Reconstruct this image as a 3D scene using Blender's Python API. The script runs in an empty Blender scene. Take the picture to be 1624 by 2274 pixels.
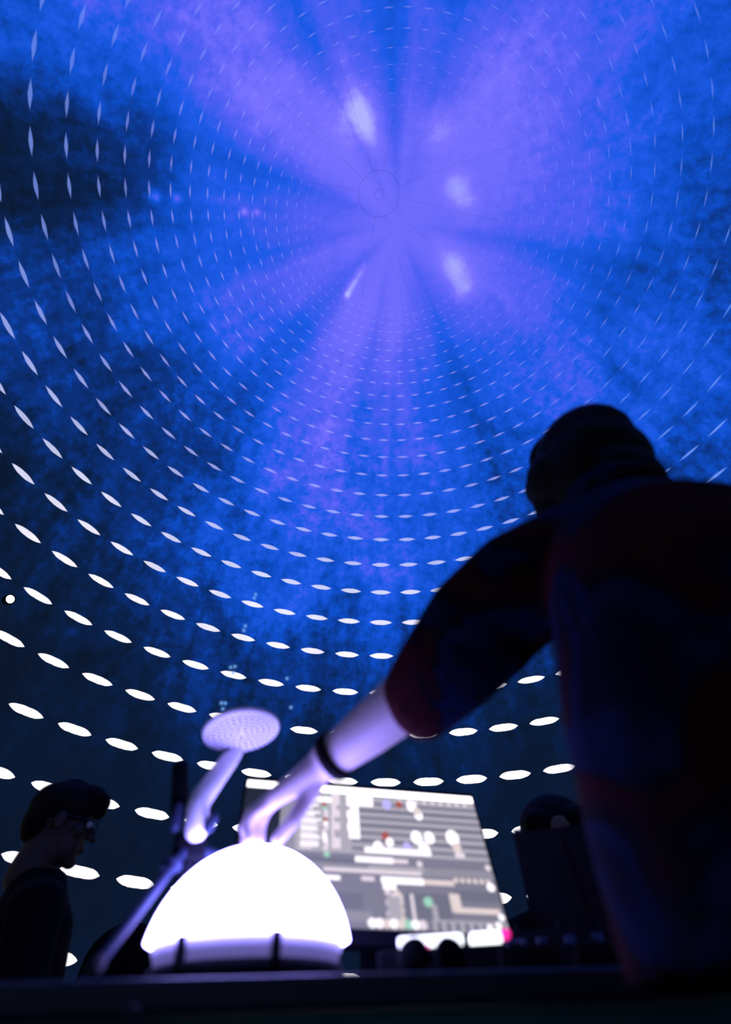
import bpy, bmesh, math, random
from mathutils import Vector, Matrix
random.seed(7)
scene = bpy.context.scene
col = scene.collection
R = math.radians

# ------------------------------------------------------------------ camera
cam_d = bpy.data.cameras.new('camera')
cam = bpy.data.objects.new('camera', cam_d); col.objects.link(cam)
cam_d.sensor_fit = 'VERTICAL'; cam_d.sensor_height = 36.0
cam_d.lens = 1200.0 / 2274.0 * 36.0
cam_d.clip_start = 0.02; cam_d.clip_end = 60
CAM = Vector((0, 0, 0.9))
scene.cycles.max_bounces = 4; scene.cycles.diffuse_bounces = 2; scene.cycles.glossy_bounces = 2; scene.cycles.transmission_bounces = 2
rot = Matrix(((0.99876645, 0.04965458, 0.0),
              (0.03521352, -0.70829472, -0.70503802),
              (-0.03500837, 0.70416832, -0.70916951)))
# camera axes in the world are the columns of rot; the last two lean upwards by about 45 degrees
xa = Vector((rot[0][0], rot[1][0], rot[2][0])).normalized()
za = Vector((rot[0][2], rot[1][2], rot[2][2])).normalized()
ya = za.cross(xa).normalized(); xa = ya.cross(za)
cam.matrix_world = Matrix(((xa.x, ya.x, za.x, CAM.x), (xa.y, ya.y, za.y, CAM.y), (xa.z, ya.z, za.z, CAM.z), (0, 0, 0, 1)))
cam_d.dof.use_dof = True
cam_d.dof.focus_distance = 4.6
cam_d.dof.aperture_fstop = 1.55
scene.camera = cam

# ------------------------------------------------------------------ world and exposure
w = bpy.data.worlds.new('world'); scene.world = w; w.use_nodes = True
w.node_tree.nodes['Background'].inputs[0].default_value = (0, 0, 0, 1)
w.node_tree.nodes['Background'].inputs[1].default_value = 0.0
vs = scene.view_settings
vs.view_transform = 'Standard'; vs.look = 'None'; vs.exposure = 0.0; vs.gamma = 1.0; vs.use_curve_mapping = False

# ------------------------------------------------------------------ materials
def mat(name, colr, rough=0.6, metal=0.0, emit=None, strength=1.0, noise=0.0, nscale=20.0, spec=0.5):
    m = bpy.data.materials.new(name); m.use_nodes = True
    nt = m.node_tree; b = nt.nodes['Principled BSDF']
    b.inputs['Base Color'].default_value = (*colr, 1)
    b.inputs['Roughness'].default_value = rough
    b.inputs['Metallic'].default_value = metal
    b.inputs['Specular IOR Level'].default_value = spec
    if emit:
        b.inputs['Emission Color'].default_value = (*emit, 1)
        b.inputs['Emission Strength'].default_value = strength
    if noise:
        tc = nt.nodes.new('ShaderNodeTexCoord'); n = nt.nodes.new('ShaderNodeTexNoise')
        n.inputs['Scale'].default_value = nscale; n.inputs['Detail'].default_value = 4
        mx = nt.nodes.new('ShaderNodeMix'); mx.data_type = 'RGBA'
        mx.inputs[6].default_value = (*[c * (1 - noise) for c in colr], 1)
        mx.inputs[7].default_value = (*[min(1, c * (1 + noise)) for c in colr], 1)
        nt.links.new(tc.outputs['Object'], n.inputs['Vector'])
        nt.links.new(n.outputs['Fac'], mx.inputs[0]); nt.links.new(mx.outputs[2], b.inputs['Base Color'])
    return m

class S:                       # a socket with arithmetic, for writing node maths as formulas
    nt = None
    def __init__(s, k): s.k = k
    @staticmethod
    def op(o, *a, clamp=False):
        n = S.nt.nodes.new('ShaderNodeMath'); n.operation = o; n.use_clamp = clamp
        for i, x in enumerate(a):
            if isinstance(x, S): S.nt.links.new(x.k, n.inputs[i])
            else: n.inputs[i].default_value = float(x)
        return S(n.outputs[0])
    def __add__(s, o): return S.op('ADD', s, o)
    __radd__ = __add__
    def __sub__(s, o): return S.op('SUBTRACT', s, o)
    def __rsub__(s, o): return S.op('SUBTRACT', o, s)
    def __mul__(s, o): return S.op('MULTIPLY', s, o)
    __rmul__ = __mul__
    def __truediv__(s, o): return S.op('DIVIDE', s, o)

def ramp(fac, stops, interp='LINEAR'):
    n = S.nt.nodes.new('ShaderNodeValToRGB'); cr = n.color_ramp; cr.interpolation = interp
    for i, (p, c) in enumerate(stops):
        e = cr.elements[i] if i < 2 else cr.elements.new(p)
        e.position = p
        e.color = (*c, 1) if isinstance(c, tuple) else (c, c, c, 1)
    # positions were set in order; make sure the first two end up where they belong
    els = sorted(range(len(cr.elements)), key=lambda i: cr.elements[i].position)
    S.nt.links.new(fac.k, n.inputs[0])
    return S(n.outputs[0])

def curve(x, lo, hi, pts):      # piecewise linear function of x through pts, values stored as grey
    vals = [v for _, v in pts]; a, b = min(vals), max(vals)
    f = S.op('DIVIDE', x - lo, hi - lo, clamp=True)
    r = ramp(f, [((p - lo) / (hi - lo), (v - a) / (b - a)) for p, v in pts])
    return r * (b - a) + a

def vdot(vec, d):
    n = S.nt.nodes.new('ShaderNodeVectorMath'); n.operation = 'DOT_PRODUCT'
    S.nt.links.new(vec.k, n.inputs[0]); n.inputs[1].default_value = d
    return S(n.outputs['Value'])

def tnoise(vec, scale, detail=4.0, rough=0.55, dist=0.0):
    n = S.nt.nodes.new('ShaderNodeTexNoise'); n.inputs['Scale'].default_value = scale
    n.inputs['Detail'].default_value = detail; n.inputs['Roughness'].default_value = rough
    n.inputs['Distortion'].default_value = dist
    S.nt.links.new(vec.k, n.inputs['Vector']); return S(n.outputs['Fac'])

def combine(x, y, z):
    n = S.nt.nodes.new('ShaderNodeCombineXYZ')
    for i, v in enumerate((x, y, z)):
        if isinstance(v, S): S.nt.links.new(v.k, n.inputs[i])
        else: n.inputs[i].default_value = v
    return S(n.outputs[0])

DOME_C = Vector((0.55911, 1.77305, 0.9 + 1.88435)); DOME_R = 5.0

def projection_material():
    """The film projected on the dome: a tunnel of light dashes on rings around a pole, with rays and cloud."""
    m = bpy.data.materials.new('dome_projection'); m.use_nodes = True
    nt = m.node_tree; S.nt = nt
    b = nt.nodes['Principled BSDF']
    b.inputs['Base Color'].default_value = (0.05, 0.05, 0.055, 1); b.inputs['Roughness'].default_value = 0.9
    b.inputs['Specular IOR Level'].default_value = 0.1
    tc = nt.nodes.new('ShaderNodeTexCoord')
    vn = nt.nodes.new('ShaderNodeVectorMath'); vn.operation = 'NORMALIZE'
    nt.links.new(tc.outputs['Object'], vn.inputs[0]); d = S(vn.outputs[0])
    X = vdot(d, (0.99930, 0.03732, -0.00220)); Y = vdot(d, (-0.03739, 0.99728, -0.06348)); Z = vdot(d, (-0.00017, 0.06352, 0.99798))
    st = S.op('SQRT', X * X + Y * Y + 1e-9)
    th = S.op('ARCTAN2', st, Z); deg = th * (180 / math.pi)
    ph = S.op('ARCTAN2', Y, X); fr = S.op('FRACT', ph / (2 * math.pi) + 1.0)
    s = S.op('LOGARITHM', S.op('MAXIMUM', S.op('TANGENT', th * 0.5), 0.003), math.e)
    c1 = X / st; s1 = Y / st; c2 = c1 * c1 - s1 * s1; s2 = 2.0 * (c1 * s1)
    kb = [-5.44369, -8.72782, 1.87955, 0.39605, 0.2521, 0.32634, 0.0808, -0.06251, 0.25225, 0.16461, -0.096, -0.10022]
    db = [16.40608, 0.0626, -0.09154, -0.01537, -0.16468, 0.0099, -0.14088, -0.08862, -0.16925]
    sc_ = S.op('MAXIMUM', s, -1.5)          # the hand-drawn unevenness only grows so far towards the pole
    k = kb[0] + kb[1] * s + kb[2] * (s * s) + kb[3] * (s * s * s) \
        + (c1 * (kb[4] + kb[8] * sc_)) + (s1 * (kb[5] + kb[9] * sc_)) + (c2 * (kb[6] + kb[10] * sc_)) + (s2 * (kb[7] + kb[11] * sc_))
    cc = (ph * (-63 / (2 * math.pi))) + db[0] + (c1 * (db[1] + db[5] * sc_)) + (s1 * (db[2] + db[6] * sc_)) + (c2 * (db[3] + db[7] * sc_)) + (s2 * (db[4] + db[8] * sc_))
    fine = tnoise(d, 90, 3)
    fk = S.op('FRACT', k + 100.5) - 0.5; fc = S.op('FRACT', cc + 100.5) - 0.5
    # half length and half thickness of a dash, as shares of its cell
    right = S.op('SMOOTH_MAX', c1, 0.0, 0.05) * 1.0
    thick = curve(fr, 0, 1, [(0, .042), (.10, .050), (.16, .075), (.22, .088), (.35, .082), (.45, .076), (.6, .078), (.7, .06), (.85, .045), (1, .042)])
    halfl = curve(fr, 0, 1, [(0, .37), (.12, .40), (.2, .37), (.3, .355), (.4, .36), (.5, .37), (.62, .36), (.8, .34), (1, .37)])
    q = S.op('ABSOLUTE', fc / halfl)
    pw = curve(deg, 0, 120, [(0, 1.4), (40, 1.5), (55, 2.2), (75, 3.2), (90, 4.0), (120, 4.0)])
    prof = S.op('MAXIMUM', 1.0 - S.op('POWER', q, pw), 0.0)
    edge = (thick * prof) - S.op('ABSOLUTE', fk + (fine - 0.5) * 0.02)
    dash = S.op('DIVIDE', edge, curve(deg, 0, 120, [(0, .06), (35, .05), (55, .022), (75, .012), (120, .01)]), clamp=True)
    stren = curve(deg, 0, 120, [(0, 0), (8, 0.0), (13, .36), (22, .60), (32, .68), (40, .74), (48, .85), (56, .95), (65, 1), (120, 1)])
    sidef = curve(fr, 0, 1, [(0, .95), (.1, .95), (.2, 1), (.4, 1), (.5, .85), (.57, .75), (.63, .55), (.7, .75), (.8, .8), (.88, .85), (1, 1.0)])
    mottle = tnoise(d, 9, 4)
    # --- background level
    base = curve(deg, 0, 120, [(0, .88), (12, .83), (20, .755), (28, .69), (38, .625), (48, .565), (57, .49), (64, .385), (70, .28), (76, .19), (84, .11), (94, .065), (120, .045)])
    inner = curve(fr, 0, 1, [(0, 0), (.018, -.10), (.045, .0), (.085, .06), (.13, -.02), (.165, -.10), (.178, -.17), (.20, -.06), (.235, .02), (.258, .08), (.285, .0),
                             (.31, .10), (.345, .05), (.372, -.10), (.388, -.12), (.41, .0), (.45, .03), (.475, -.08), (.50, -.03), (.525, -.05), (.558, -.14), (.58, .0), (.605, .12), (.640, .13), (.668, -.05),
                             (.69, .04), (.712, -.02), (.735, -.14), (.757, .0), (.785, -.08), (.84, .06), (1, 0)])
    inner_w = curve(deg, 0, 120, [(0, .0), (5, .3), (12, .75), (20, 1), (32, 1), (48, .55), (60, .5), (75, .15), (120, 0)])
    outer = curve(fr, 0, 1, [(0, -.10), (.05, -.06), (.08, -.07), (.13, .01), (.178, -.01), (.22, .06), (.26, .06), (.30, .12), (.33, .05), (.37, -.07), (.40, -.13), (.44, -.22), (.47, -.13),
                             (.50, -.10), (.525, -.38), (.55, -.30), (.57, -.04), (.60, .02), (.65, .05), (.75, -.02), (.86, .0), (.93, -.06), (1, -.10)])
    outer_w = curve(deg, 0, 120, [(0, 0), (24, 0), (36, .75), (46, 1), (64, 1), (76, .75), (88, .25), (120, .1)])
    streak = tnoise(combine(c1 * 9.0, s1 * 9.0, s * 1.1), 2.2, 5, .6)
    cloud = tnoise(d, 5.5, 6, .62, .6)
    grain = tnoise(d, 42, 4, .7)
    nw = curve(deg, 0, 120, [(0, .12), (14, .25), (24, .5), (36, .9), (45, 1.0), (70, 1.0), (85, .5), (120, .3)])
    L = base + inner * inner_w + outer * outer_w + nw * ((cloud - 0.5) * .58 + (streak - 0.5) * curve(deg, 0, 120, [(0, .16), (40, .2), (62, .42), (120, .42)]) + (grain - 0.5) * .46)
    L = S.op('SMOOTH_MIN', L, 0.885, 0.10)
    # soft bright flares of the film: direction, radius, strength
    flares = [((-.10, -.172, .980), .045, .09), ((-.082, -.145, .985), .040, .10), ((-.07, -.11, .99), .035, .05), ((.068, -.124, .99), .035, .09),
              ((.125, -.01, .992), .032, .08), ((.155, .02, .987), .030, .07), ((.113, .128, .985), .035, .04), ((.135, .165, .976), .032, .11), ((.161, .209, .965), .030, .12),
              ((-.132, .213, .968), .010, .14), ((-.126, .205, .971), .010, .09), ((-.119, .196, .973), .010, .09), ((-.112, .187, .976), .010, .08), ((-.106, .178, .978), .010, .07), ((-.099, .170, .980), .010, .06), ((-.093, .162, .982), .010, .06), ((-.084, .151, .985), .010, .05),
              ((-.505, -.051, .862), .011, .30), ((-.469, -.041, .882), .010, .26), ((-.345, .006, .939), .009, .20), ((-.319, .01, .948), .008, .16),
              ((.22, -.17, .960), .16, .04), ((-.33, -.22, .918), .14, .03), ((-.2, .5, .84), .12, .06)]
    for v, rad, a in flares:
        vv = Vector(v).normalized()
        g = S.op('EXPONENT', (vdot(d, tuple(vv)) - 1.0) * (2.0 / rad ** 2))
        L = L + g * a
    Ls = S.op('MULTIPLY', L, 1.0, clamp=True)
    colr = ramp(Ls, [(0.0, (.0004, .004, .0095)), (.12, (.0005, .007, .022)), (.26, (.0006, .013, .065)), (.42, (.001, .033, .24)), (.56, (.002, .074, .58)),
                     (.68, (.010, .100, .79)), (.80, (.085, .115, .90)), (.90, (.19, .165, 1.0)), (1.0, (.42, .44, 1.0))])
    # sparkles that run down one meridian
    spark = None
    for v in ((-.466, .856, .223), (-.474, .852, .222), (-.470, .858, .210), (-.451, .838, .308), (-.460, .834, .304), (-.454, .842, .293), (-.431, .807, .403), (-.434, .810, .392), (-.408, .778, .479), (-.411, .781, .470), (-.33, .895, .30), (-.32, .92, .235)):
        vv = Vector(v).normalized()
        g = S.op('EXPONENT', (vdot(d, tuple(vv)) - 1.0) * (2.0 / .0042 ** 2))
        spark = g if spark is None else spark + g
    dcol = ramp(S.op('DIVIDE', deg, 120.0, clamp=True), [(0, (.40, .36, 1.0)), (.25, (.36, .34, 1.0)), (.36, (.40, .45, 1.0)), (.46, (.72, .74, 1.0)), (.56, (1.15, 1.1, 1.25)), (.7, (1.5, 1.42, 1.5)), (1, (1.5, 1.42, 1.5))])
    dblu = curve(fr, 0, 1, [(0, 1), (.09, .9), (.16, .25), (.22, 0), (.42, 0), (.5, .55), (.56, .7), (.66, .8), (.85, .9), (1, 1)])
    mx1 = nt.nodes.new('ShaderNodeMix'); mx1.data_type = 'RGBA'
    nt.links.new((dblu * curve(deg, 0, 120, [(0, 0), (20, .1), (34, .7), (42, 1), (58, 1), (70, .1), (120, 0)])).k, mx1.inputs[0]); nt.links.new(dcol.k, mx1.inputs[6]); mx1.inputs[7].default_value = (.10, .27, .95, 1)
    mx2 = nt.nodes.new('ShaderNodeMix'); mx2.data_type = 'RGBA'
    fac = S.op('MULTIPLY', dash * stren, sidef * (0.55 + 0.75 * mottle), clamp=True)
    nt.links.new(fac.k, mx2.inputs[0]); nt.links.new(colr.k, mx2.inputs[6]); nt.links.new(mx1.outputs[2], mx2.inputs[7])
    mx3 = nt.nodes.new('ShaderNodeMix'); mx3.data_type = 'RGBA'
    nt.links.new(S.op('MULTIPLY', spark, 0.75, clamp=True).k, mx3.inputs[0]); nt.links.new(mx2.outputs[2], mx3.inputs[6]); mx3.inputs[7].default_value = (.16, .42, .95, 1)
    nt.links.new(mx3.outputs[2], b.inputs['Emission Color']); b.inputs['Emission Strength'].default_value = 1.0
    m.cycles.emission_sampling = 'NONE'
    return m

M = {}
M['dome'] = projection_material()
M['joint'] = mat('panel_joint', (.02, .02, .04), .8)
M['floor'] = mat('floor_vinyl', (.012, .013, .016), .7, noise=.3)
M['skirt'] = mat('table_cloth', (.05, .20, .23), .9, noise=.25, nscale=14)
M['tabletop'] = mat('table_top', (.012, .02, .045), .55, noise=.2)
M['black'] = mat('black_plastic', (.0035, .0035, .006), .8, noise=.3, spec=.08)
M['matte'] = mat('black_matte', (.003, .003, .0045), .9, noise=.3, spec=.08)
M['steel'] = mat('grey_steel', (.018, .028, .06), .6, .0, noise=.1, spec=.15)
M['rubber'] = mat('rubber', (.01, .01, .012), .85, noise=.2)
M['skin'] = mat('skin', (.50, .41, .40), .55, noise=.08, nscale=30)
M['skin_dim'] = mat('skin_shaded', (.035, .022, .018), .6, noise=.08, nscale=30)  # shade on the backlit left bystander is put into this skin colour
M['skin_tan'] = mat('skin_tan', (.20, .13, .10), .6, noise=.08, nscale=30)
M['hair'] = mat('black_hair', (.0025, .0025, .003), .75, noise=.4, nscale=80, spec=.15)
M['trouser'] = mat('black_trousers', (.004, .004, .005), .9, noise=.3)
M['jumper'] = mat('black_jumper', (.003, .003, .0045), .95, noise=.3, spec=.1)
M['white_enamel'] = mat('white_enamel', (.82, .80, .84), .4, noise=.03)
M['enamel_hole'] = mat('enamel_hole', (.10, .095, .2), .6, noise=.05)
M['lamp_globe'] = mat('lit_globe', (.8, .8, .8), .5, emit=(.285, .25, 1.0), strength=27.0, noise=.02)
M['lamp_skirt'] = mat('lit_globe_base', (.7, .7, .75), .5, emit=(.34, .28, 1.0), strength=.30, noise=.02)
M['pad_white'] = mat('lit_pad', (.8, .8, .8), .5, emit=(.92, .97, 1.0), strength=2.2, noise=.02)
M['pad_pink'] = mat('lit_pad_pink', (.8, .1, .4), .5, emit=(1.0, .02, .32), strength=1.2, noise=.02)
M['led_red'] = mat('led_red', (.05, .004, .003), .5, emit=(1.0, .06, .01), strength=.012, noise=.02)
M['led_blue'] = mat('led_blue', (.004, .012, .05), .5, emit=(.02, .10, .6), strength=.012, noise=.02)
M['spot'] = mat('lamp_lens', (.9, .9, .9), .3, emit=(1.0, 1.0, .95), strength=3.0, noise=.02)
M['eye'] = mat('eye', (.5, .5, .5), .2, noise=.02)
M['glass'] = mat('spectacle_glass', (.02, .03, .03), .05, noise=.02, spec=.9)

def shirt_material():
    m = bpy.data.materials.new('printed_shirt'); m.use_nodes = True; S.nt = m.node_tree
    b = m.node_tree.nodes['Principled BSDF']; b.inputs['Roughness'].default_value = .95; b.inputs['Specular IOR Level'].default_value = .05
    tc = m.node_tree.nodes.new('ShaderNodeTexCoord')
    n = tnoise(S(tc.outputs['Object']), 7.5, 3, .5, .8)
    r = ramp(n, [(.0, (.002, .003, .010)), (.38, (.003, .005, .020)), (.44, (.008, .013, .055)), (.49, (.004, .004, .010)), (.56, (.030, .004, .008)), (.64, (.038, .006, .008)), (.72, (.006, .003, .004))])
    m.node_tree.links.new(r.k, b.inputs['Base Color']); return m
M['shirt'] = shirt_material()

# ------------------------------------------------------------------ geometry helpers
def link(name, me, material, parent=None, smooth=True):
    o = bpy.data.objects.new(name, me); col.objects.link(o)
    if material:
        me.materials.clear(); me.materials.append(material)
    if smooth:
        for p in me.polygons: p.use_smooth = True
    if parent: o.parent = parent; o.matrix_parent_inverse = parent.matrix_world.inverted() if False else Matrix.Translation(-parent.location) @ Matrix.Identity(4)
    return o

def tag(o, label, cat=None, group=None, kind=None):
    o['label'] = label
    if cat: o['category'] = cat
    if group: o['group'] = group
    if kind: o['kind'] = kind
    return o

def thing(name, loc, label, cat, group=None):
    o = bpy.data.objects.new(name, None); col.objects.link(o); o.location = loc; o.empty_display_size = .05
    return tag(o, label, cat, group)

def tomesh(bm, name):
    me = bpy.data.meshes.new(name); bmesh.ops.recalc_face_normals(bm, faces=bm.faces); bm.to_mesh(me); bm.free(); return me

def frame(d):
    d = Vector(d).normalized(); a = Vector((0, 0, 1)) if abs(d.z) < .9 else Vector((1, 0, 0))
    u = d.cross(a).normalized(); return u, d.cross(u).normalized()

def limb(bm, pts, radii, n=14, caps=3, flat=None):
    """a tapering tube with rounded ends along pts; flat=(axis vector, factor) squashes the section"""
    pts = [Vector(p) for p in pts]
    P, Rr = [], []
    d0 = (pts[0] - pts[1]).normalized(); d1 = (pts[-1] - pts[-2]).normalized()
    for i in range(caps, 0, -1):
        a = i / caps * math.pi / 2 * .96; P.append(pts[0] + d0 * radii[0] * math.sin(a)); Rr.append(radii[0] * math.cos(a))
    P += pts; Rr += list(radii)
    for i in range(1, caps + 1):
        a = i / caps * math.pi / 2 * .96; P.append(pts[-1] + d1 * radii[-1] * math.sin(a)); Rr.append(radii[-1] * math.cos(a))
    rings = []; u = None
    for i, p in enumerate(P):
        t = (P[min(i + 1, len(P) - 1)] - P[max(i - 1, 0)]).normalized()
        if u is None: u, v = frame(t)
        else:
            u = (u - t * u.dot(t)).normalized(); v = t.cross(u)
        ring = []
        for j in range(n):
            o = u * math.cos(2 * math.pi * j / n) * Rr[i] + v * math.sin(2 * math.pi * j / n) * Rr[i]
            if flat: ax = Vector(flat[0]).normalized(); o -= ax * o.dot(ax) * (1 - flat[1])
            ring.append(bm.verts.new(p + o))
        rings.append(ring)
    for a, b in zip(rings, rings[1:]):
        for j in range(n): bm.faces.new((a[j], a[(j + 1) % n], b[(j + 1) % n], b[j]))
    bm.faces.new(rings[0][::-1]); bm.faces.new(rings[-1])

def ell(bm, c, r, rotm=None, seg=18, ring=12):
    mtx = Matrix.Translation(Vector(c)) @ (rotm.to_4x4() if rotm else Matrix.Identity(4)) @ Matrix.Diagonal((*r, 1))
    bmesh.ops.create_uvsphere(bm, u_segments=seg, v_segments=ring, radius=1.0, matrix=mtx)

def box(bm, c, s, rotm=None, bev=0.0):
    mtx = Matrix.Translation(Vector(c)) @ (rotm.to_4x4() if rotm else Matrix.Identity(4)) @ Matrix.Diagonal((*s, 1))
    r = bmesh.ops.create_cube(bm, size=1.0, matrix=mtx)
    if bev:
        es = list({e for v in r['verts'] for e in v.link_edges})
        bmesh.ops.bevel(bm, geom=es, offset=bev, segments=2, affect='EDGES', profile=.5)

def lathe(bm, prof, c=(0, 0, 0), n=48, rotm=None):
    mtx = Matrix.Translation(Vector(c)) @ (rotm.to_4x4() if rotm else Matrix.Identity(4))
    rings = []
    for r, z in prof:
        if r < 1e-5: rings.append([bm.verts.new(mtx @ Vector((0, 0, z)))])
        else: rings.append([bm.verts.new(mtx @ Vector((r * math.cos(2 * math.pi * j / n), r * math.sin(2 * math.pi * j / n), z))) for j in range(n)])
    for a, b in zip(rings, rings[1:]):
        for j in range(n):
            if len(a) == 1 and len(b) == 1: continue
            if len(a) == 1: bm.faces.new((a[0], b[(j + 1) % n], b[j]))
            elif len(b) == 1: bm.faces.new((a[j], a[(j + 1) % n], b[0]))
            else: bm.faces.new((a[j], a[(j + 1) % n], b[(j + 1) % n], b[j]))

def loft(bm, secs, n=28):
    """closed body of elliptical sections (centre, half width, half depth, turn about z, power)"""
    rings = []
    for c, a, b, t in secs:
        ring = []
        for j in range(n):
            q = 2 * math.pi * j / n
            x = a * math.copysign(abs(math.cos(q)) ** .8, math.cos(q)); y = b * math.copysign(abs(math.sin(q)) ** .8, math.sin(q))
            ring.append(bm.verts.new(Vector(c) + Vector((x * math.cos(t) - y * math.sin(t), x * math.sin(t) + y * math.cos(t), 0))))
        rings.append(ring)
    for a, b in zip(rings, rings[1:]):
        for j in range(n): bm.faces.new((a[j], a[(j + 1) % n], b[(j + 1) % n], b[j]))
    bm.faces.new(rings[0][::-1]); bm.faces.new(rings[-1])

def fused(bm, name, voxel, smooth=6, fac=.5):
    """one continuous skin around everything in bm"""
    me = tomesh(bm, name + '_raw')
    o = bpy.data.objects.new(name + '_raw', me); col.objects.link(o)
    rm = o.modifiers.new('r', 'REMESH'); rm.mode = 'VOXEL'; rm.voxel_size = voxel; rm.adaptivity = 0
    if smooth:
        sm = o.modifiers.new('s', 'SMOOTH'); sm.iterations = smooth; sm.factor = fac
    dg = bpy.context.evaluated_depsgraph_get(); dg.update()
    res = bpy.data.meshes.new_from_object(o.evaluated_get(dg), depsgraph=dg)
    bpy.data.objects.remove(o); bpy.data.meshes.remove(me); res.name = name
    return res

def part(name, bm, material, parent, smooth=True):
    return link(name, tomesh(bm, name), material, parent, smooth)

def smooth_by_angle(o, ang=40):
    for p in o.data.polygons: p.use_smooth = False
    return o

# ------------------------------------------------------------------ the dome and the floor
def build_dome():
    bm = bmesh.new()
    nz, n = 72, 144
    tmax = math.acos(-DOME_C.z / DOME_R)
    prof = [(DOME_R * math.sin(tmax * i / nz), DOME_R * math.cos(tmax * i / nz)) for i in range(nz + 1)]
    prof[0] = (0, DOME_R)
    lathe(bm, prof, n=n)
    me = tomesh(bm, 'ceiling')
    for p in me.polygons: p.flip()
    o = link('ceiling', me, M['dome']); o.location = DOME_C
    tag(o, 'domed projection screen with a blue tunnel of white light dashes', kind='structure')
    # the joints of the screen panels near the top: thin raised seams
    z0 = Vector((-.045, 0, .999)).normalized()
    u, v = frame(z0)
    def ring(rad):
        b = bmesh.new(); ns = 96; a = math.asin(rad / DOME_R); rr = []
        for i in range(ns):
            q = 2 * math.pi * i / ns
            dd = z0 * math.cos(a) + (u * math.cos(q) + v * math.sin(q)) * math.sin(a)
            t = (-u * math.sin(q) + v * math.cos(q)); w_ = dd.cross(t)
            p = dd * (DOME_R - .003)
            rr.append([b.verts.new(p + dd * .0011 * math.cos(k * math.pi / 2) + w_ * .0009 * math.sin(k * math.pi / 2)) for k in range(4)])
        for i in range(ns):
            A, B = rr[i], rr[(i + 1) % ns]
            for k in range(4): b.faces.new((A[k], A[(k + 1) % 4], B[(k + 1) % 4], B[k]))
        s = link('panel_seam', tomesh(b, 'panel_seam'), M['joint'], None); s.parent = o
    for rad in (.052, .235): ring(rad)
    for i in range(12):
        q = 2 * math.pi * i / 12 + .22
        b = bmesh.new(); rr = []
        for j in range(16):
            a = .047 + (.30 - .047) * j / 15
            dd = z0 * math.cos(a) + (u * math.cos(q) + v * math.sin(q)) * math.sin(a)
            t = (-u * math.sin(q) + v * math.cos(q)); p = dd * (DOME_R - .002)
            rr.append([b.verts.new(p + dd * .0006 * math.cos(k * math.pi / 2) + t * .0005 * math.sin(k * math.pi / 2)) for k in range(4)])
        for A, B in zip(rr, rr[1:]):
            for k in range(4): b.faces.new((A[k], A[(k + 1) % 4], B[(k + 1) % 4], B[k]))
        s = link('panel_seam', tomesh(b, 'panel_seam'), M['joint'], None); s.parent = o
build_dome()
bm = bmesh.new()
lathe(bm, [(0, 0), (math.sqrt(DOME_R ** 2 - DOME_C.z ** 2) + .02, 0), (math.sqrt(DOME_R ** 2 - DOME_C.z ** 2) + .02, -.05), (0, -.05)], (DOME_C.x, DOME_C.y, 0), 96)
tag(link('floor', tomesh(bm, 'floor'), M['floor'], smooth=False), 'dark floor under the dome', kind='structure')

# ------------------------------------------------------------------ the table
TA = R(13); TT = .965
E1 = Vector((math.cos(TA), math.sin(TA), 0)); E2 = Vector((-math.sin(TA), math.cos(TA), 0))
T0 = Vector((-.30, .715, 0))                       # a point on the near edge
TR = Matrix.Rotation(TA, 3, 'Z')
def onT(a, b, z): return T0 + E1 * a + E2 * b + Vector((0, 0, z))
tab = thing('table', onT(.3, .4, 0), 'long dark table with a cloth front carrying the glowing dome and screens', 'table')
bm = bmesh.new(); box(bm, onT(.35, .42, TT - .014), (2.5, .84, .028), TR, .005); part('tabletop', bm, M['tabletop'], tab, False)
bm = bmesh.new()
n = 90; rows = []
for z in (TT - .03, .5, .03):
    rows.append([bm.verts.new(onT(-.88 + 2.46 * i / n, .03 + .008 * math.sin(i * 1.1) * (1.2 - z), z)) for i in range(n + 1)])
back = [[bm.verts.new(v.co + E2 * .004) for v in r] for r in rows]
for A in (rows, back):
    for a, b in zip(A, A[1:]):
        for i in range(n): bm.faces.new((a[i], a[i + 1], b[i + 1], b[i]))
part('front_cloth', bm, M['skirt'], tab)
for a in (-.84, 1.54):
    for b in (.08, .78):
        bm = bmesh.new(); box(bm, onT(a, b, (TT - .028) / 2), (.045, .045, TT - .028), TR, .004); part('leg', bm, M['black'], tab, False)
bm = bmesh.new(); limb(bm, [onT(.045, -.012, TT - .03), onT(.05, -.016, .5), onT(.06, -.012, .01)], [.011, .011, .011], 10)
tag(part('cable', bm, M['rubber'], None), 'thick black cable hanging down the front of the table cloth', 'cable')

# ------------------------------------------------------------------ the glowing globe
GC = Vector((-.1875, .93, TT)); GR = .139; GZ = .024   # centre of the sphere above the table
globe = thing('dome_lamp', GC, 'glowing white half-globe lamp being touched by the reaching hand', 'lamp')
bm = bmesh.new()
prof = []
a0 = math.asin((.048 - GZ) / GR)
for i in range(25):
    a = math.pi / 2 - (math.pi / 2 - a0) * i / 24
    prof.append((GR * math.cos(a) if i else 0, GZ + GR * math.sin(a)))
prof += [(prof[-1][0] - .004, prof[-1][1] - .002), (.09, .046), (0, .046)]
lathe(bm, prof, GC, 64); part('globe', bm, M['lamp_globe'], globe)
bm = bmesh.new()
lathe(bm, [(.080, .046), (.126, .0455), (.126, .040), (.119, .022), (.08, .022)], GC, 64)
part('diffuser_ring', bm, M['lamp_skirt'], globe)
bm = bmesh.new(); lathe(bm, [(0, .0215), (.125, .0215), (.129, .018), (.130, 0), (0, 0)], GC, 64); part('base', bm, M['matte'], globe)
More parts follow.
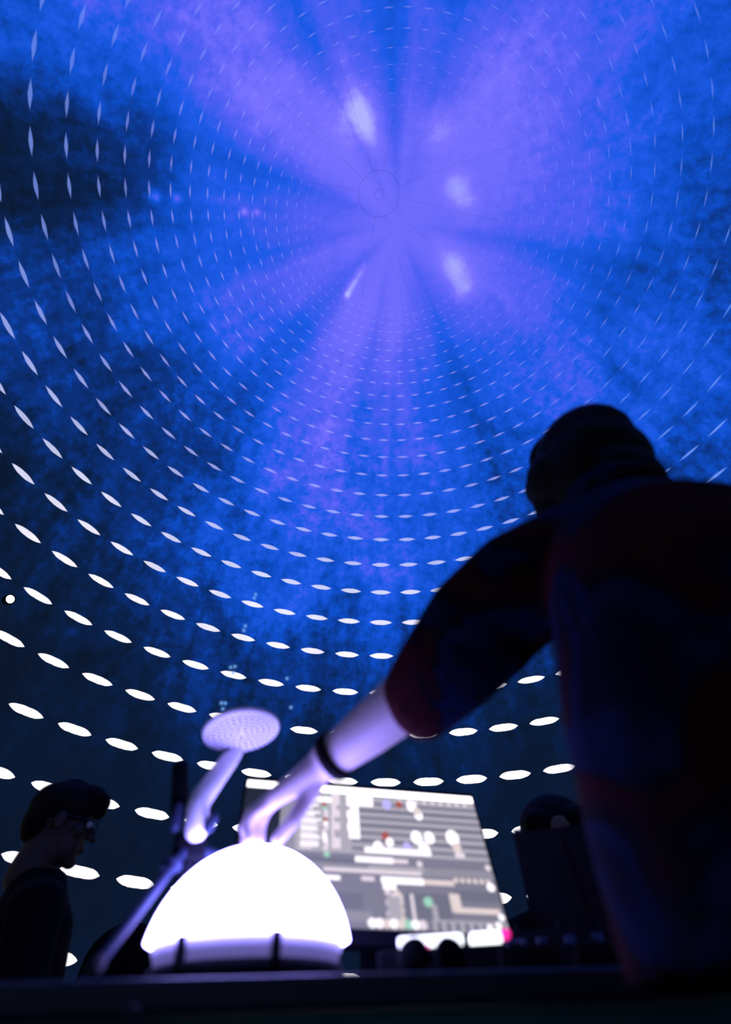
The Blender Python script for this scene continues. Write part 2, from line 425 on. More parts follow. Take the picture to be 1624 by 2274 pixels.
for ang in (-64, -118, 175, 60, 120):
    q = R(ang); dr = Vector((math.cos(q), math.sin(q), 0))
    bm = bmesh.new(); box(bm, GC + dr * .126 + Vector((0, 0, .030)), (.010, .011, .034), Matrix.Rotation(q, 3, 'Z'), .002); part('clip', bm, M['black'], globe, False)

# ------------------------------------------------------------------ shower-head shaped wand on its tripod
wand = thing('shower_head', (-.285, .927, 1.15), 'white shower head with a round perforated face on a bent tube', 'shower head')
dc = Vector((-.241, .95, 1.318))
right = Vector((.97, .16, .16)).normalized()
nrm = Vector((.0, -.13, -.99)); nrm = (nrm - right * nrm.dot(right)).normalized()
upv = nrm.cross(right)
DR = Matrix((right, upv, nrm)).transposed()
if DR.determinant() < 0: DR = Matrix((right, -upv, nrm)).transposed()
RD = .067
bm = bmesh.new(); lathe(bm, [(0, -.014), (.03, -.014), (RD - .010, -.010), (RD, -.003), (RD, .003), (RD - .006, .0065), (RD - .012, .0055), (0, .0055)], dc, 56, DR)
part('head', bm, M['white_enamel'], wand)
bm = bmesh.new()
k = 0
for rr in [.0098 * i for i in range(1, 6)] + [.0585]:
    cnt = int(2 * math.pi * rr / .0105)
    for i in range(cnt):
        q = 2 * math.pi * i / cnt + rr * 90
        c = dc + DR @ Vector((rr * math.cos(q), rr * math.sin(q), .0058))
        bmesh.ops.create_cone(bm, cap_ends=True, segments=6, radius1=.0036, radius2=.0032, depth=.0012, matrix=Matrix.Translation(c) @ DR.to_4x4())
o = part('nozzles', bm, M['enamel_hole'], wand); o['kind'] = 'stuff'
bm = bmesh.new(); limb(bm, [(-.260, 1.006, 1.303), (-.268, .998, 1.286), (-.280, .976, 1.250), (-.292, .946, 1.206), (-.294, .941, 1.190), (-.289, .939, 1.160)], [.013, .016, .017, .0178, .018, .0182], 20)
part('handle', bm, M['white_enamel'], wand)

tri = thing('tripod', (-.305, .952, TT), 'black table tripod holding the shower head beside the glowing globe', 'tripod')
hub = Vector((-.308, .972, 1.146))
bm = bmesh.new(); limb(bm, [hub + Vector((0, 0, .03)), hub, (-.310, .972, 1.03)], [.011, .011, .010], 14); part('column', bm, M['black'], tri)
bm = bmesh.new(); box(bm, hub + Vector((.004, -.004, -.004)), (.05, .034, .036), Matrix.Rotation(R(15), 3, 'Z'), .006); part('hub', bm, M['black'], tri)
for ft in ((-.314, .740, TT + .009), (-.475, 1.06, TT + .009), (-.345, 1.19, TT + .009)):
    f_ = Vector(ft); st_ = hub + (f_ - hub) * .05
    bm = bmesh.new(); limb(bm, [st_, hub + (f_ - hub) * .55, f_], [.0075, .0070, .0065], 12); lg = part('leg', bm, M['steel'], tri)
    bm = bmesh.new(); limb(bm, [hub + (f_ - hub) * .96, f_], [.0085, .008], 12); part('foot', bm, M['rubber'], lg)
bm = bmesh.new(); limb(bm, [hub + Vector((.01, .008, -.004)), (-.228, 1.028, 1.132)], [.008, .0075], 12); part('pan_handle', bm, M['steel'], tri)
bm = bmesh.new(); box(bm, (-.330, .945, 1.222), (.024, .022, .085), Matrix.Rotation(R(-10), 3, 'Y'), .004); part('clamp_post', bm, M['black'], tri)
bm = bmesh.new(); limb(bm, [(-.322, .932, 1.163), (-.322, .932, 1.190)], [.008, .008], 12); part('knob', bm, M['steel'], tri)
bm = bmesh.new(); limb(bm, [(-.268, .932, 1.160), (-.262, .930, 1.172)], [.009, .008], 12); part('knob', bm, M['steel'], tri)
bm = bmesh.new(); limb(bm, [(-.318, .940, 1.112), (-.314, .925, 1.111)], [.016, .015], 16, flat=((0, 0, 1), .7)); part('knob', bm, M['steel'], tri)
bm = bmesh.new(); box(bm, (-.300, .962, 1.168), (.034, .018, .040), Matrix.Rotation(R(15), 3, 'Z'), .004); part('clamp_jaw', bm, M['black'], tri)

# ------------------------------------------------------------------ the computer monitor
A = Vector((-.270, 1.170, 1.310)); B = Vector((.200, 1.280, 1.290)); C = Vector((.212, 1.180, 1.038))
ex = (B - A).normalized(); ey = (C - B); ey = (ey - ex * ey.dot(ex)).normalized(); SW = (B - A).length; SH = (C - B).length
en = ex.cross(ey).normalized()
if en.y > 0: en = -en
def sp(u, v, off=0.0): return A + ex * (u * SW) + ey * (v * SH) + en * off
mon = thing('monitor', (-.02, 1.30, TT), 'bright computer monitor showing a grey music program behind the hand', 'monitor')
SR = Matrix((ex, ey, en)).transposed()
bm = bmesh.new(); box(bm, sp(.5, .52, -.012), (SW + .012, SH * 1.04 + .022, .022), SR, .003); part('casing', bm, M['black'], mon, False)

SCR = {}
def scr(key, c, st=1.0):
    SCR[key] = mat('screen_' + key, (.01, .01, .01), .5, emit=c, strength=st, noise=.02)
scr('grey', (.30, .285, .345)); scr('light', (.44, .41, .47)); scr('dark', (.17, .17, .23)); scr('mid', (.22, .21, .28))
scr('white', (1.0, .93, 1.0), 1.35); scr('bar', (1.0, .95, 1.0), 2.6); scr('side', (.012, .016, .010)); scr('black', (.01, .015, .02)); scr('soft', (.85, .74, .82), 1.0)
scr('green', (.45, .85, .65), .8); scr('red', (.7, .16, .10), .6); scr('blue', (.55, .50, 1.0), 1.0); scr('cream', (.95, .80, .78), .85)
keys = list(SCR); bm = bmesh.new(); layer = [0]
def rect(u0, v0, u1, v1, key):
    layer[0] += 1; off = .0002 + layer[0] * 4e-6
    f = bm.faces.new([bm.verts.new(sp(u0, v0, off)), bm.verts.new(sp(u1, v0, off)), bm.verts.new(sp(u1, v1, off)), bm.verts.new(sp(u0, v1, off))])
    f.material_index = keys.index(key)
def dot(u, v, r, key, asp=1.0):
    layer[0] += 1; off = .0002 + layer[0] * 4e-6
    f = bm.faces.new([bm.verts.new(sp(u + r * math.cos(q * math.pi / 5) / SW, v + r * asp * math.sin(q * math.pi / 5) / SH, off)) for q in range(10)])
    f.material_index = keys.index(key)
rect(0, 0, 1, 1, 'grey')
rect(0, .06, .15, 1, 'side'); rect(.15, .30, .215, 1, 'grey'); rect(.215, .06, 1, .53, 'light')
for i in range(7):
    v0 = .115 + i * .060; rect(.44, v0, 1, v0 + .028, 'dark' if i % 2 else 'mid')
rect(.21, .53, 1, .60, 'mid'); rect(.21, .565, .52, .60, 'dark'); rect(.21, .60, 1, .66, 'grey'); rect(.5, .60, .72, .635, 'light')
rect(.21, .66, 1, 1, 'mid'); rect(.21, .79, .47, .89, 'dark'); rect(.63, .77, .80, .93, 'dark'); rect(.82, .74, 1, .81, 'dark'); rect(.21, .90, .5, .96, 'grey')
rect(0, 0, 1, .058, 'bar')
for i in range(9): dot(.66 + i * .037, .085, .0045, 'soft')
random.seed(3)
for i in range(22):                                   # the browser list
    v = .09 + i * .0195
    rect(.235, v, .235 + random.uniform(.045, .085), v + .013, 'white' if i % 3 else 'soft'); 
for i in range(14): dot(.335 + random.uniform(-.006, .006), .10 + i * .031, .005, random.choice(['soft', 'white', 'white', 'soft', 'green', 'white', 'red']))
rect(.30, .10, .37, .145, 'white'); rect(.36, .06, .395, .50, 'soft'); rect(.425, .065, .475, .42, 'white'); rect(.44, .07, .54, .155, 'white')
rect(.38, .16, .44, .20, 'light'); rect(.37, .26, .43, .30, 'light'); rect(.37, .36, .43, .42, 'light')
for (u, v, r_, k_) in ((.60, .125, .010, 'blue'), (.655, .12, .007, 'red'), (.71, .125, .011, 'white'), (.735, .20, .009, 'white'), (.73, .165, .008, 'cream'),
                       (.58, .385, .008, 'red'), (.595, .43, .008, 'white'), (.545, .47, .010, 'white'), (.665, .46, .009, 'blue'), (.71, .38, .012, 'white'), (.765, .375, .011, 'white'), (.735, .46, .011, 'white'), (.865, .365, .014, 'white'), (.875, .44, .009, 'cream')):
    dot(u, v, r_, k_, 1.25)
rect(.49, .475, .76, .515, 'white'); rect(.86, .475, .90, .515, 'soft'); rect(.45, .545, .60, .585, 'white'); rect(.60, .55, .66, .58, 'soft'); dot(.34, .545, .006, 'green'); dot(.705, .575, .006, 'soft'); dot(.985, .575, .006, 'soft')
for i in range(26): dot(.335 + i * .0145, .645, .0042, 'soft')
rect(.32, .685, .39, .715, 'white'); rect(.47, .68, .52, .71, 'soft'); rect(.545, .675, .71, .72, 'white'); rect(.71, .68, .83, .715, 'cream'); rect(.55, .72, .60, .76, 'white')
for i in range(6): dot(.84 + i * .026, .675, .0048, 'cream')
dot(.975, .71, .008, 'white')
for i in range(9):
    dot(.565 + (i % 3) * .022, .775 + i * .022, .0055, 'soft'); dot(.60 + (i % 2) * .01, .775 + i * .022, .0055, 'cream')
for i in range(8): dot(.655, .79 + i * .019, .0035, 'soft')
rect(.56, .80, .61, .96, 'light'); dot(.715, .825, .009, 'green'); rect(.725, .84, .745, .95, 'light')
rect(.80, .765, .84, .88, 'cream'); rect(.81, .85, .985, .885, 'cream')
rect(.72, .93, 1, 1, 'light')
for i in range(8): rect(.735 + i * .034, .945, .750 + i * .034, 1, 'dark')
for i, k_ in enumerate(('white', 'white', 'cream', 'white', 'cream', 'green', 'white', 'soft')): dot(.50 + i * .026, .965, .008, k_)
dot(.93, .965, .006, 'white'); dot(.965, .95, .006, 'white'); dot(.985, .90, .006, 'white')
me = bpy.data.meshes.new('display'); bm.normal_update()
for f in bm.faces:
    if f.normal.dot(en) < 0: f.normal_flip()
bm.to_mesh(me); bm.free()
for k_ in keys: me.materials.append(SCR[k_])
disp = link('display', me, None, mon, False); disp['label'] = 'lit grey screen with rows of small white controls'
mb = sp(.5, .9, -.03)
bm = bmesh.new(); limb(bm, [mb, mb + Vector((0, .05, -.02)), (mb.x, mb.y + .06, TT + .029)], [.018, .018, .018], 14); part('stand_neck', bm, M['black'], mon)
bm = bmesh.new(); box(bm, (mb.x, mb.y + .05, TT + .005), (.17, .12, .010), TR, .003); part('stand_foot', bm, M['black'], mon, False)

# ------------------------------------------------------------------ lit pad controller before the monitor
PX = -.014
pc = thing('pad_controller', (.091, 1.00, TT), 'low black controller with two glowing white pads below the monitor', 'controller')
bm = bmesh.new(); box(bm, (.105 + PX, 1.005, TT + .021), (.205, .10, .034), Matrix.Rotation(R(-4), 3, 'Z'), .004); part('body', bm, M['black'], pc, False)
for (x0, x1, y_, k_) in ((.030, .122, .978, 'pad_white'), (.131, .176, .972, 'pad_white')):
    bm = bmesh.new(); box(bm, ((x0 + x1) / 2 + PX, y_, TT + .046), (x1 - x0, .030, .014), Matrix.Rotation(R(-4), 3, 'Z'), .004); part('pad', bm, M[k_], pc, False)
bm = bmesh.new(); box(bm, (.181 + PX, .969, TT + .049), (.014, .028, .010), Matrix.Rotation(R(-4), 3, 'Z'), .003); part('pad', bm, M['pad_pink'], pc, False)
bm = bmesh.new(); box(bm, (.066 + PX, .961, TT + .0385), (.014, .008, .004), Matrix.Rotation(R(-4), 3, 'Z'), .001); part('light', bm, M['pad_pink'], pc, False)
for i in range(6):
    bm = bmesh.new(); lathe(bm, [(0, .014), (.006, .014), (.007, 0), (0, 0)], (.04 + PX + i * .026, 1.035 - i * .002, TT + .038), 14); part('knob', bm, M['black'], pc)

# headphones lying on the near side of the table
hp = thing('headphones', (.052, .85, TT), 'black headphones lying on the table below the monitor', 'headphones')
for sx, yy, tl in ((-.020, .0, -16), (.026, .010, 20)):
    q = Matrix.Rotation(R(62), 3, 'X') @ Matrix.Rotation(R(tl), 3, 'Y')
    bm = bmesh.new(); lathe(bm, [(0, .009), (.015, .009), (.019, .004), (.020, -.003), (.017, -.009), (.010, -.009), (.008, -.004), (0, -.004)], (.052 + sx, .850 + yy, TT + .019), 28, q); ec = part('ear_cup', bm, M['matte'], hp)
bm = bmesh.new(); pts = [Vector((.055 + .030 * math.cos(R(a)), .875 + .045 * math.sin(R(a)), TT + .012 + .012 * math.sin(R(a)))) for a in range(0, 181, 15)]
limb(bm, pts, [.006] * len(pts), 10); part('headband', bm, M['matte'], hp)

# mixer with a row of dim lights, and the second laptop on it
mx = thing('mixing_desk', (.42, 1.19, TT), 'black mixing desk with a row of dim blue and red lights', 'mixer')
MR = Matrix.Rotation(R(-12), 3, 'Z')
mc = Vector((.43, 1.215, TT))
bm = bmesh.new(); box(bm, mc + Vector((0, 0, .038)), (.46, .22, .074), MR, .006); part('body', bm, M['black'], mx, False)
for i in range(9):
    x = -.20 + i * .045
    p = mc + MR @ Vector((x, -.1105, .058)); key = 'led_red' if i in (5, 6) else 'led_blue'
    bm = bmesh.new(); box(bm, p, (.034 if i == 0 else .018, .004, .012 if key == 'led_blue' else .008), MR, .001); part('button', bm, M[key], mx, False)
for i in range(6):
    for j in range(2):
        bm = bmesh.new(); lathe(bm, [(0, .010), (.006, .010), (.0075, 0), (0, 0)], mc + MR @ Vector((-.19 + i * .07, -.095 + j * .03, .075)), 12); part('knob', bm, M['black'], mx)
lap = thing('laptop', (.41, 1.24, TT + .075), 'black laptop with its lid open seen from behind on the mixing desk', 'laptop')
LR = Matrix.Rotation(R(-15), 3, 'Z')
lc = Vector((.445, 1.262, TT + .0755))
bm = bmesh.new(); box(bm, lc + Vector((.0, .02, .008)), (.33, .16, .015), LR, .004); part('base', bm, M['black'], lap, False)
tilt = Matrix.Rotation(R(8), 3, 'X')
lid_c = lc + LR @ Vector((0, -.06, .0))
bm = bmesh.new(); box(bm, lid_c + LR @ Vector((0, -.012, .085)), (.335, .008, .158), LR @ tilt, .003); lid = part('lid', bm, M['black'], lap, False)
bm = bmesh.new(); box(bm, lid_c + LR @ Vector((0, -.0075, .086)), (.31, .001, .140), LR @ tilt); part('display', bm, SCR['dark'], lid, False)
bm = bmesh.new(); box(bm, lid_c + LR @ Vector((-.075, -.018, .085)), (.010, .003, .12), LR @ tilt @ Matrix.Rotation(R(-6), 3, 'Y'), .001); part('trim_strip', bm, M['steel'], lid, False).data.materials[0] = M['black']
for sx in (-.158, .158):
    bm = bmesh.new(); limb(bm, [lid_c + LR @ Vector((sx - .006, -.024, .1655)), lid_c + LR @ Vector((sx + .006, -.024, .1655))], [.0025, .0025], 8); part('corner_cap', bm, M['steel'], lid)

# small boxes and leads lying at the near right
def gadget(name, c, s, rz, label, cat, key):
    o = bmesh.new(); rm = Matrix.Rotation(R(rz), 3, 'Z'); t = thing(name, (c[0], c[1], TT), label, cat)
    box(o, (c[0], c[1], TT + s[2] / 2), s, rm, .003); part('body', o, M['black'], t, False)
    for i in range(3):
        o = bmesh.new(); lathe(o, [(0, .008), (.005, .008), (.006, 0), (0, 0)], Vector((c[0], c[1], TT + s[2])) + rm @ Vector(((i - 1) * s[0] * .28, 0, 0)), 12); part('knob', o, M[key], t)
gadget('effects_pedal', (.185, .925), (.075, .05, .030), -8, 'small black effects pedal in front of the glowing pads', 'pedal', 'steel')
gadget('audio_interface', (.33, .985), (.13, .09, .034), -12, 'flat black audio interface between the pads and the mixing desk', 'audio box', 'black')

# ------------------------------------------------------------------ people
def head_parts(bm, T, sc=1.0):
    q = T.to_3x3()
    def e(c, r): ell(bm, T @ Vector(c), [x * sc for x in r], q.normalized() if hasattr(q, 'normalized') else q)
    rq = T.to_quaternion().to_matrix()
    def e(c, r): ell(bm, T @ Vector(c), [x * sc for x in r], rq)
    e((0, -.01, .03), (.076, .095, .085)); e((0, .03, -.045), (.057, .062, .07)); e((0, .068, -.095), (.025, .022, .02))
    e((0, .076, .024), (.048, .02, .012)); e((0, .09, -.060), (.022, .011, .009)); e((.045, .055, -.02), (.022, .025, .02)); e((-.045, .055, -.02), (.022, .025, .02))
    e((.079, -.005, -.01), (.010, .018, .030)); e((-.079, -.005, -.01), (.010, .018, .030))
    limb(bm, [T @ Vector((0, .088, .012)), T @ Vector((0, .110, -.024))], [.008 * sc, .013 * sc], 10)
    limb(bm, [T @ Vector((0, -.02, -.05)), T @ Vector((0, -.035, -.15))], [.054 * sc, .058 * sc], 16)

def add_eyes(T, parent, sc=1.0):
    for sx in (-.032, .032):
        b = bmesh.new(); ell(b, T @ Vector((sx, .083, .006)), (.011 * sc,) * 3, None, 12, 8); part('eye', b, M['eye'], parent)

def placed(loc, yaw, pitch=0.0, roll=0.0, sc=1.0):
    return Matrix.Translation(Vector(loc)) @ Matrix.Rotation(yaw, 4, 'Z') @ Matrix.Rotation(pitch, 4, 'X') @ Matrix.Rotation(roll, 4, 'Y') @ Matrix.Scale(sc, 4)

def hand_relaxed(bm, wrist, d, lat, up):
    """palm and five curled digits from a wrist, along d; lat points to the thumb, up is the back of the hand"""
    W = Vector(wrist); d = Vector(d).normalized(); lat = Vector(lat).normalized(); up = Vector(up).normalized()
    for off, ln, r in ((.030, .078, .0085), (.010, .086, .009), (-.010, .080, .0085), (-.029, .062, .0075)):
        m = W + d * .085 + lat * off; limb(bm, [W + lat * off * .5, m], [.017, .013], 10)
        p1 = m + d * ln * .45 - up * .006; p2 = m + d * ln * .75 - up * .022; p3 = m + d * ln * .88 - up * .040
        limb(bm, [m, p1, p2, p3], [r + .002, r + .001, r, r * .85], 10)
    t0 = W + d * .025 + lat * .02; limb(bm, [t0, W + d * .055 + lat * .048 - up * .01, W + d * .083 + lat * .056 - up * .018, W + d * .105 + lat * .052 - up * .026], [.015, .012, .0105, .009], 10)

# --- the performer reaching for the globe
per = thing('person', (.44, .56, 0), 'person in a dark printed shirt seen from behind, reaching left to the glowing globe', 'person')
HT = placed((.424, .672, 1.652), R(20), R(-6), R(0), .95)
bm = bmesh.new(); head_parts(bm, HT, .95)
limb(bm, [HT @ Vector((0, -.035, -.15)), (.42, .63, 1.42), (.44, .58, 1.28), (.44, .56, 1.05), (.44, .56, .92)], [.050, .055, .10, .11, .11], 20)
limb(bm, [(.40, .60, 1.36), (.28, .580, 1.370), (.168, .657, 1.350), (.090, .712, 1.290)], [.06, .055, .048, .042], 16)
FL = (.10, .62, .78)
limb(bm, [(.090, .712, 1.290), (.047, .757, 1.268), (-.011, .810, 1.249), (-.050, .842, 1.236), (-.076, .860, 1.226)], [.043, .043, .038, .033, .031], 18)
W_ = Vector((-.076, .860, 1.226))
digits = {
 'i': [(-.158, .932, 1.199), (-.182, .937, 1.180), (-.188, .937, 1.157), (-.185, .932, 1.136)],
 'm': [(-.163, .916, 1.196), (-.193, .925, 1.179), (-.200, .924, 1.156), (-.194, .920, 1.135)],
 'r': [(-.165, .900, 1.189), (-.197, .904, 1.170), (-.206, .904, 1.149), (-.199, .899, 1.131)],
 'p': [(-.164, .885, 1.180), (-.191, .885, 1.160), (-.199, .885, 1.142), (-.193, .881, 1.127)]}
for k_, r_ in (('i', .0085), ('m', .009), ('r', .0085), ('p', .0075)):
    pts = [Vector(p) for p in digits[k_]]
    limb(bm, [W_, W_.lerp(pts[0], .5), pts[0]], [.026, .0185, .0125], 12)
    limb(bm, pts, [r_ + .0025, r_ + .001, r_, r_ * .85], 12)
limb(bm, [(-.088, .872, 1.214), (-.112, .878, 1.176), (-.130, .875, 1.145), (-.151, .878, 1.123)], [.017, .0125, .0105, .009], 12)
# right arm hanging at the far side
limb(bm, [(.46, .60, 1.36), (.60, .62, 1.34), (.64, .62, 1.25), (.655, .64, 1.12)], [.06, .055, .047, .041], 16)
limb(bm, [(.655, .64, 1.12), (.655, .68, 1.02), (.645, .73, .92)], [.041, .038, .028], 16)
hand_relaxed(bm, (.645, .73, .92), (-.08, .30, -.95), (-.9, .4, .1), (.4, .9, .2))
link('body', fused(bm, 'body', .0034, 5), M['skin'], per)
for k_ in digits:                                     # nails of the reaching hand
    a, b = Vector(digits[k_][2]), Vector(digits[k_][3])
    dd = (b - a).normalized(); out = Vector((-.7, .2, .1)); out = (out - dd * out.dot(dd)).normalized()
    bm = bmesh.new(); ell(bm, b + out * .0068 - dd * .001, (.0045, .0016, .0055), Matrix((dd.cross(out), out, dd)).transposed(), 10, 6); part('fingernail', bm, M['skin'], per)
add_eyes(HT, per, .95)
# hair: thick black mop with a fringe falling to the left
bm = bmesh.new(); rq = HT.to_quaternion().to_matrix()
def he(c, r): ell(bm, HT @ Vector(c), r, rq, 20, 14)
he((0, -.012, .045), (.090, .102, .082)); he((0, .055, .055), (.078, .060, .060)); he((-.035, .080, .020), (.055, .038, .055)); he((.030, .078, .030), (.052, .036, .048))
he((0, -.062, -.005), (.082, .050, .080)); he((.062, -.02, -.02), (.030, .062, .075)); he((-.066, -.01, -.02), (.034, .066, .078)); he((0, -.066, -.085), (.068, .036, .060)); he((-.085, .035, -.005), (.030, .045, .05))
he((-.062, .070, -.040), (.034, .036, .055)); he((-.045, .085, -.02), (.03, .03, .045))
he((.03, -.03, .092), (.055, .055, .034)); he((-.035, .03, .090), (.045, .055, .036))
for i in range(46):
    a = random.uniform(-2.6, 2.6); z = random.uniform(-.02, .08)
    c = Vector((.086 * math.sin(a), .0 + .094 * math.cos(a), z))
    limb(bm, [HT @ (c * .86 + Vector((0, 0, .02))), HT @ (c * 1.02 + Vector((0, 0, -.012)))], [.015, .009], 8, 2)
link('hair', fused(bm, 'hair', .005, 3), M['hair'], per)
# shirt: one loose body with sleeves and collar
TY = R(26)
bm = bmesh.new()
loft(bm, [((.426, .566, .930), .250, .172, TY), ((.421, .562, 1.03), .246, .165, TY), ((.421, .553, 1.13), .243, .158, TY), ((.432, .548, 1.24), .238, .148, TY),
          ((.442, .560, 1.325), .226, .130, TY), ((.440, .585, 1.385), .205, .105, TY), ((.432, .610, 1.43), .160, .085, TY), ((.425, .630, 1.465), .100, .075, TY), ((.420, .640, 1.50), .072, .066, TY)])
limb(bm, [(.40, .585, 1.36), (.290, .580, 1.372), (.215, .615, 1.355), (.150, .668, 1.328), (.098, .712, 1.288), (.066, .742, 1.268)], [.085, .082, .082, .078, .066, .056], 22)
limb(bm, [(.165, .655, 1.315), (.105, .705, 1.268), (.068, .735, 1.240)], [.07, .056, .042], 18)
limb(bm, [(.50, .60, 1.34), (.60, .62, 1.32), (.642, .62, 1.22), (.655, .64, 1.10)], [.09, .085, .078, .066], 20)
shm = fused(bm, 'shirt', .0075, 6)
tag(link('shirt', shm, M['shirt'], per), 'dark shirt printed with dim red and blue patches')
bm = bmesh.new(); lathe(bm, [(.066, -.03), (.092, -.03), (.086, .010), (.080, .040), (.073, .042), (.066, .030), (.066, -.03)], (.418, .640, 1.512), 32, Matrix.Rotation(R(-14), 3, 'X')); part('collar', bm, M['shirt'], per)
# black band on the wrist
ax = (Vector((-.076, .860, 1.226)) - Vector((-.011, .810, 1.249))).normalized(); u_, v_ = frame(ax)
BR = Matrix((u_, v_, ax)).transposed()
bm = bmesh.new(); lathe(bm, [(.030, -.009), (.0365, -.008), (.0365, .008), (.030, .009), (.030, -.009)], (-.066, .853, 1.2297), 32, BR); tag(part('wristband', bm, M['matte'], per), 'black wristband')
# trousers and shoes
bm = bmesh.new()
loft(bm, [((.45, .56, .80), .165, .125, TY), ((.45, .56, 1.02), .175, .13, TY)])
for s_ in (-1, 1):
    c = Vector((.45, .56, 0)) + Vector((math.cos(TY), math.sin(TY), 0)) * .095 * s_
    limb(bm, [c + Vector((0, 0, .82)), c + Vector((0, .015, .48)), c + Vector((0, -.01, .09))], [.088, .068, .056], 18)
link('trousers', fused(bm, 'trousers', .012, 4), M['trouser'], per)
for s_ in (-1, 1):
    c = Vector((.45, .56, 0)) + Vector((math.cos(TY), math.sin(TY), 0)) * .095 * s_
    bm = bmesh.new(); f_ = Vector((-math.sin(TY), math.cos(TY), 0))
    limb(bm, [c + Vector((0, 0, .048)) - f_ * .03, c + f_ * .08 + Vector((0, 0, .046)), c + f_ * .16 + Vector((0, 0, .036))], [.046, .046, .034], 16); sh = link('shoe', fused(bm, 'shoe', .006, 4), M['rubber'], per)

def bystander(loc, yaw, zt, label, hair_fn, skin, glasses=False, head_off=(0, 0), pitch=0.0, arms=True):
    """a standing person: loc on the floor, zt height of the crown"""
    t = thing('person', loc, label, 'person'); L_ = Vector(loc)
    ux = Vector((math.cos(yaw), math.sin(yaw), 0)); uy = Vector((-math.sin(yaw), math.cos(yaw), 0))
    hc = L_ + ux * head_off[0] + uy * head_off[1] + Vector((0, 0, zt - .125))
    T = placed(hc, yaw, pitch)
    def W(x, y, z): return L_ + ux * x + uy * y + Vector((0, 0, z))
    k = (zt - .30)
    bm = bmesh.new(); head_parts(bm, T)
    limb(bm, [T @ Vector((0, -.035, -.15)), W(0, -.01, k - .06), W(0, 0, k - .35)], [.052, .06, .10], 18)
    for s in (-1, 1):
        limb(bm, [W(.10 * s, 0, k - .09), W(.19 * s, 0, k - .08), W(.24 * s, .03, k - .30)], [.045, .045, .043], 14)
        limb(bm, [W(.24 * s, .03, k - .30), W(.16 * s, .20, k - .40)], [.042, .029], 14)
        hand_relaxed(bm, W(.16 * s, .20, k - .40), ux * (-.3 * s) + uy * .9, ux * (-s) + Vector((0, 0, .3)), Vector((0, 0, 1)))
    link('body', fused(bm, 'body', .0055, 4), skin, t); add_eyes(T, t)
    bm = bmesh.new(); hair_fn(bm, T); link('hair', fused(bm, 'hair', .006, 3), M['hair'], t)
    bm = bmesh.new()
    loft(bm, [(W(0, 0, k - .62), .18, .13, yaw), (W(0, 0, k - .40), .175, .125, yaw), (W(0, 0, k - .20), .19, .13, yaw), (W(0, 0, k - .08), .185, .115, yaw), (W(0, -.01, k - .01), .13, .085, yaw), (W(0, -.01, k + .045), .07, .065, yaw)])
    for s in (-1, 1):
        limb(bm, [W(.12 * s, 0, k - .06), W(.20 * s, 0, k - .065), W(.245 * s, .03, k - .30)], [.075, .073, .058], 16)
        limb(bm, [W(.245 * s, .03, k - .30), W(.175 * s, .17, k - .385)], [.056, .043], 16)
    link('jumper', fused(bm, 'jumper', .010, 5), M['jumper'], t)
    bm = bmesh.new(); loft(bm, [(W(0, 0, k - .75), .16, .125, yaw), (W(0, 0, k - .58), .17, .125, yaw)])
    for s in (-1, 1): limb(bm, [W(.09 * s, 0, k - .72), W(.09 * s, .015, .42), W(.09 * s, -.01, .09)], [.085, .063, .052], 16)
    link('trousers', fused(bm, 'trousers', .014, 4), M['trouser'], t)
    for s in (-1, 1):
        bm = bmesh.new(); limb(bm, [W(.09 * s, -.03, .046), W(.09 * s, .08, .045), W(.09 * s, .15, .035)], [.045, .045, .033], 14); link('shoe', fused(bm, 'shoe', .008, 3), M['rubber'], t)
    if glasses:
        bm = bmesh.new()
        for sx in (-.034, .034):
            lathe(bm, [(.021, -.0015), (.024, -.0015), (.024, .0015), (.021, .0015), (.021, -.0015)], T @ Vector((sx, .108, .006)), 20, T.to_3x3() @ Matrix.Rotation(R(90), 3, 'X'))
            limb(bm, [T @ Vector((sx * 1.7, .106, .010)), T @ Vector((sx * 2.35, .0, .010))], [.002, .002], 6)
        limb(bm, [T @ Vector((-.011, .109, .010)), T @ Vector((.011, .109, .010))], [.002, .002], 6)
        gl = part('spectacles', bm, M['steel'], t)
        for sx in (-.034, .034):
            bm = bmesh.new(); lathe(bm, [(0, .001), (.021, .001), (.021, -.001), (0, -.001)], T @ Vector((sx, .108, .006)), 20, T.to_3x3() @ Matrix.Rotation(R(90), 3, 'X')); part('lens', bm, M['glass'], gl)
    return t

def hair_quiff(bm, T):
    q = T.to_quaternion().to_matrix()
    for c, r in (((0, -.012, .045), (.088, .104, .080)), ((0, -.07, .0), (.074, .045, .07)), ((0, .055, .085), (.070, .060, .045)), ((0, .085, .082), (.055, .038, .036)), ((0, .100, .062), (.045, .022, .028)), ((0, .0, .115), (.04, .05, .022))):
        ell(bm, T @ Vector(c), r, q)
def hair_bob(bm, T):
    q = T.to_quaternion().to_matrix()
    for c, r in (((0, -.034, .040), (.110, .112, .098)), ((.085, -.01, -.05), (.040, .075, .11)), ((-.085, -.01, -.05), (.040, .075, .11)), ((0, -.07, -.04), (.085, .055, .12)), ((.070, .045, .050), (.040, .045, .050)), ((-.060, .050, .062), (.045, .042, .042))):
        ell(bm, T @ Vector(c), r, q)
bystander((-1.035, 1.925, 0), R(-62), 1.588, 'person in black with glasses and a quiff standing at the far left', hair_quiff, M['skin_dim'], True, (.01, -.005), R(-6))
bystander((.56, 1.96, 0), R(176), 1.478, 'black-haired person whose forehead shows above the open laptop lid', hair_bob, M['skin_tan'], False, (0, 0), R(-16))

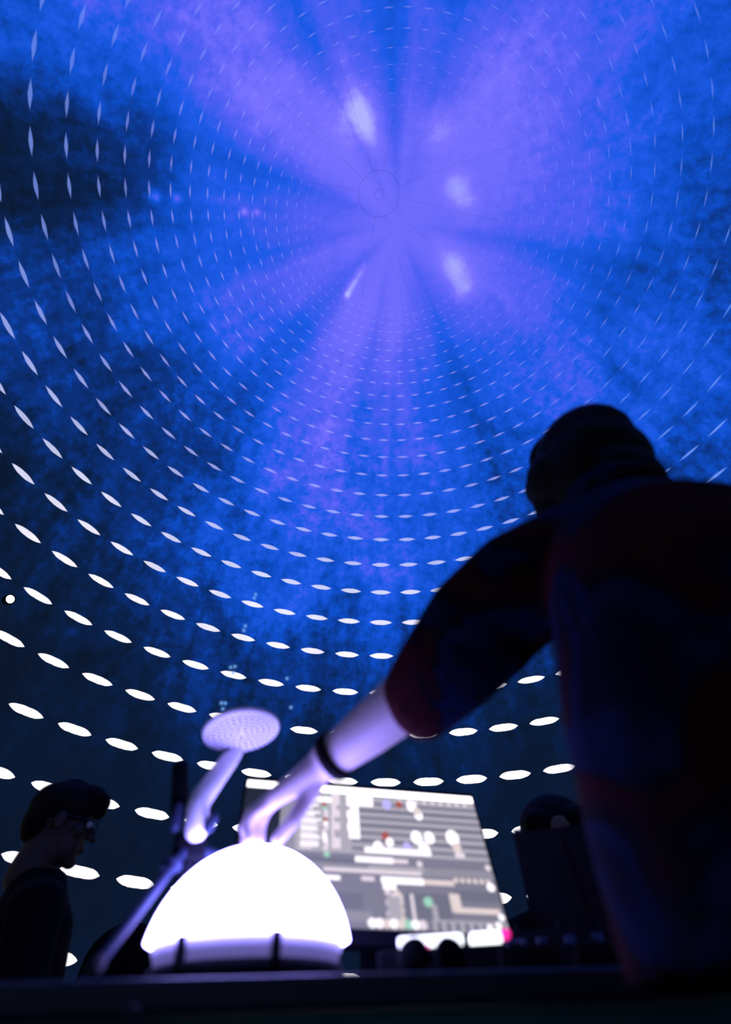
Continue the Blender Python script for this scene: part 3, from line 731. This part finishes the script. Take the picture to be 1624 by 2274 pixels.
# ------------------------------------------------------------------ chair in the dark behind the tripod
ch = thing('office_chair', (-1.0, 2.62, 0), 'dark high-backed office chair behind the leaning tripod leg', 'chair')
CR = Matrix.Rotation(R(200), 3, 'Z')
def cw(x, y, z): return Vector((-1.0, 2.62, 0)) + CR @ Vector((x, y, z))
bm = bmesh.new(); limb(bm, [cw(0, -.22, .72), cw(0, -.25, .98), cw(0, -.28, 1.18)], [.20, .21, .17], 24, 5, flat=(CR @ Vector((0, 1, 0)), .28)); part('backrest', bm, M['matte'], ch)
bm = bmesh.new(); box(bm, cw(0, 0, .49), (.48, .46, .09), CR, .03); part('seat', bm, M['matte'], ch)
bm = bmesh.new(); limb(bm, [cw(0, -.16, .46), cw(0, -.27, .55), cw(0, -.30, .75)], [.022, .022, .022], 12); part('back_support', bm, M['black'], ch)
bm = bmesh.new(); limb(bm, [cw(0, 0, .45), cw(0, 0, .10)], [.028, .028], 14); part('column', bm, M['black'], ch)
for i in range(5):
    q = R(72 * i); e_ = cw(.28 * math.cos(q), .28 * math.sin(q), .075)
    bm = bmesh.new(); limb(bm, [cw(0, 0, .11), e_], [.022, .016], 10); leg_ = part('leg', bm, M['black'], ch)
    bm = bmesh.new(); ell(bm, e_ + Vector((0, 0, -.047)), (.028, .028, .028), None, 12, 8); part('castor', bm, M['rubber'], leg_)

# ------------------------------------------------------------------ small bright lamp on the dome wall at the left
lp = Vector((-3.5715, 4.2249, 4.1723)); inn = (DOME_C - lp).normalized()
lamp = thing('spotlight', lp + inn * .02, 'tiny bright white spotlight fixed to the dome at the far left', 'lamp')
u_, v_ = frame(inn); LQ = Matrix((u_, v_, inn)).transposed()
bm = bmesh.new(); lathe(bm, [(0, 0), (.04, 0), (.050, .05), (.048, .10), (.042, .10), (.042, .085), (0, .085)], lp + inn * .012, 24, LQ); part('housing', bm, M['black'], lamp)
bm = bmesh.new(); ell(bm, lp + inn * .100, (.040, .040, .016), LQ); part('lens', bm, M['spot'], lamp)
bm = bmesh.new(); ell(bm, lp + inn * .06 + Vector((-.05, -.04, -.13)), (.018, .018, .018)); part('pilot_light', bm, M['spot'], lamp)
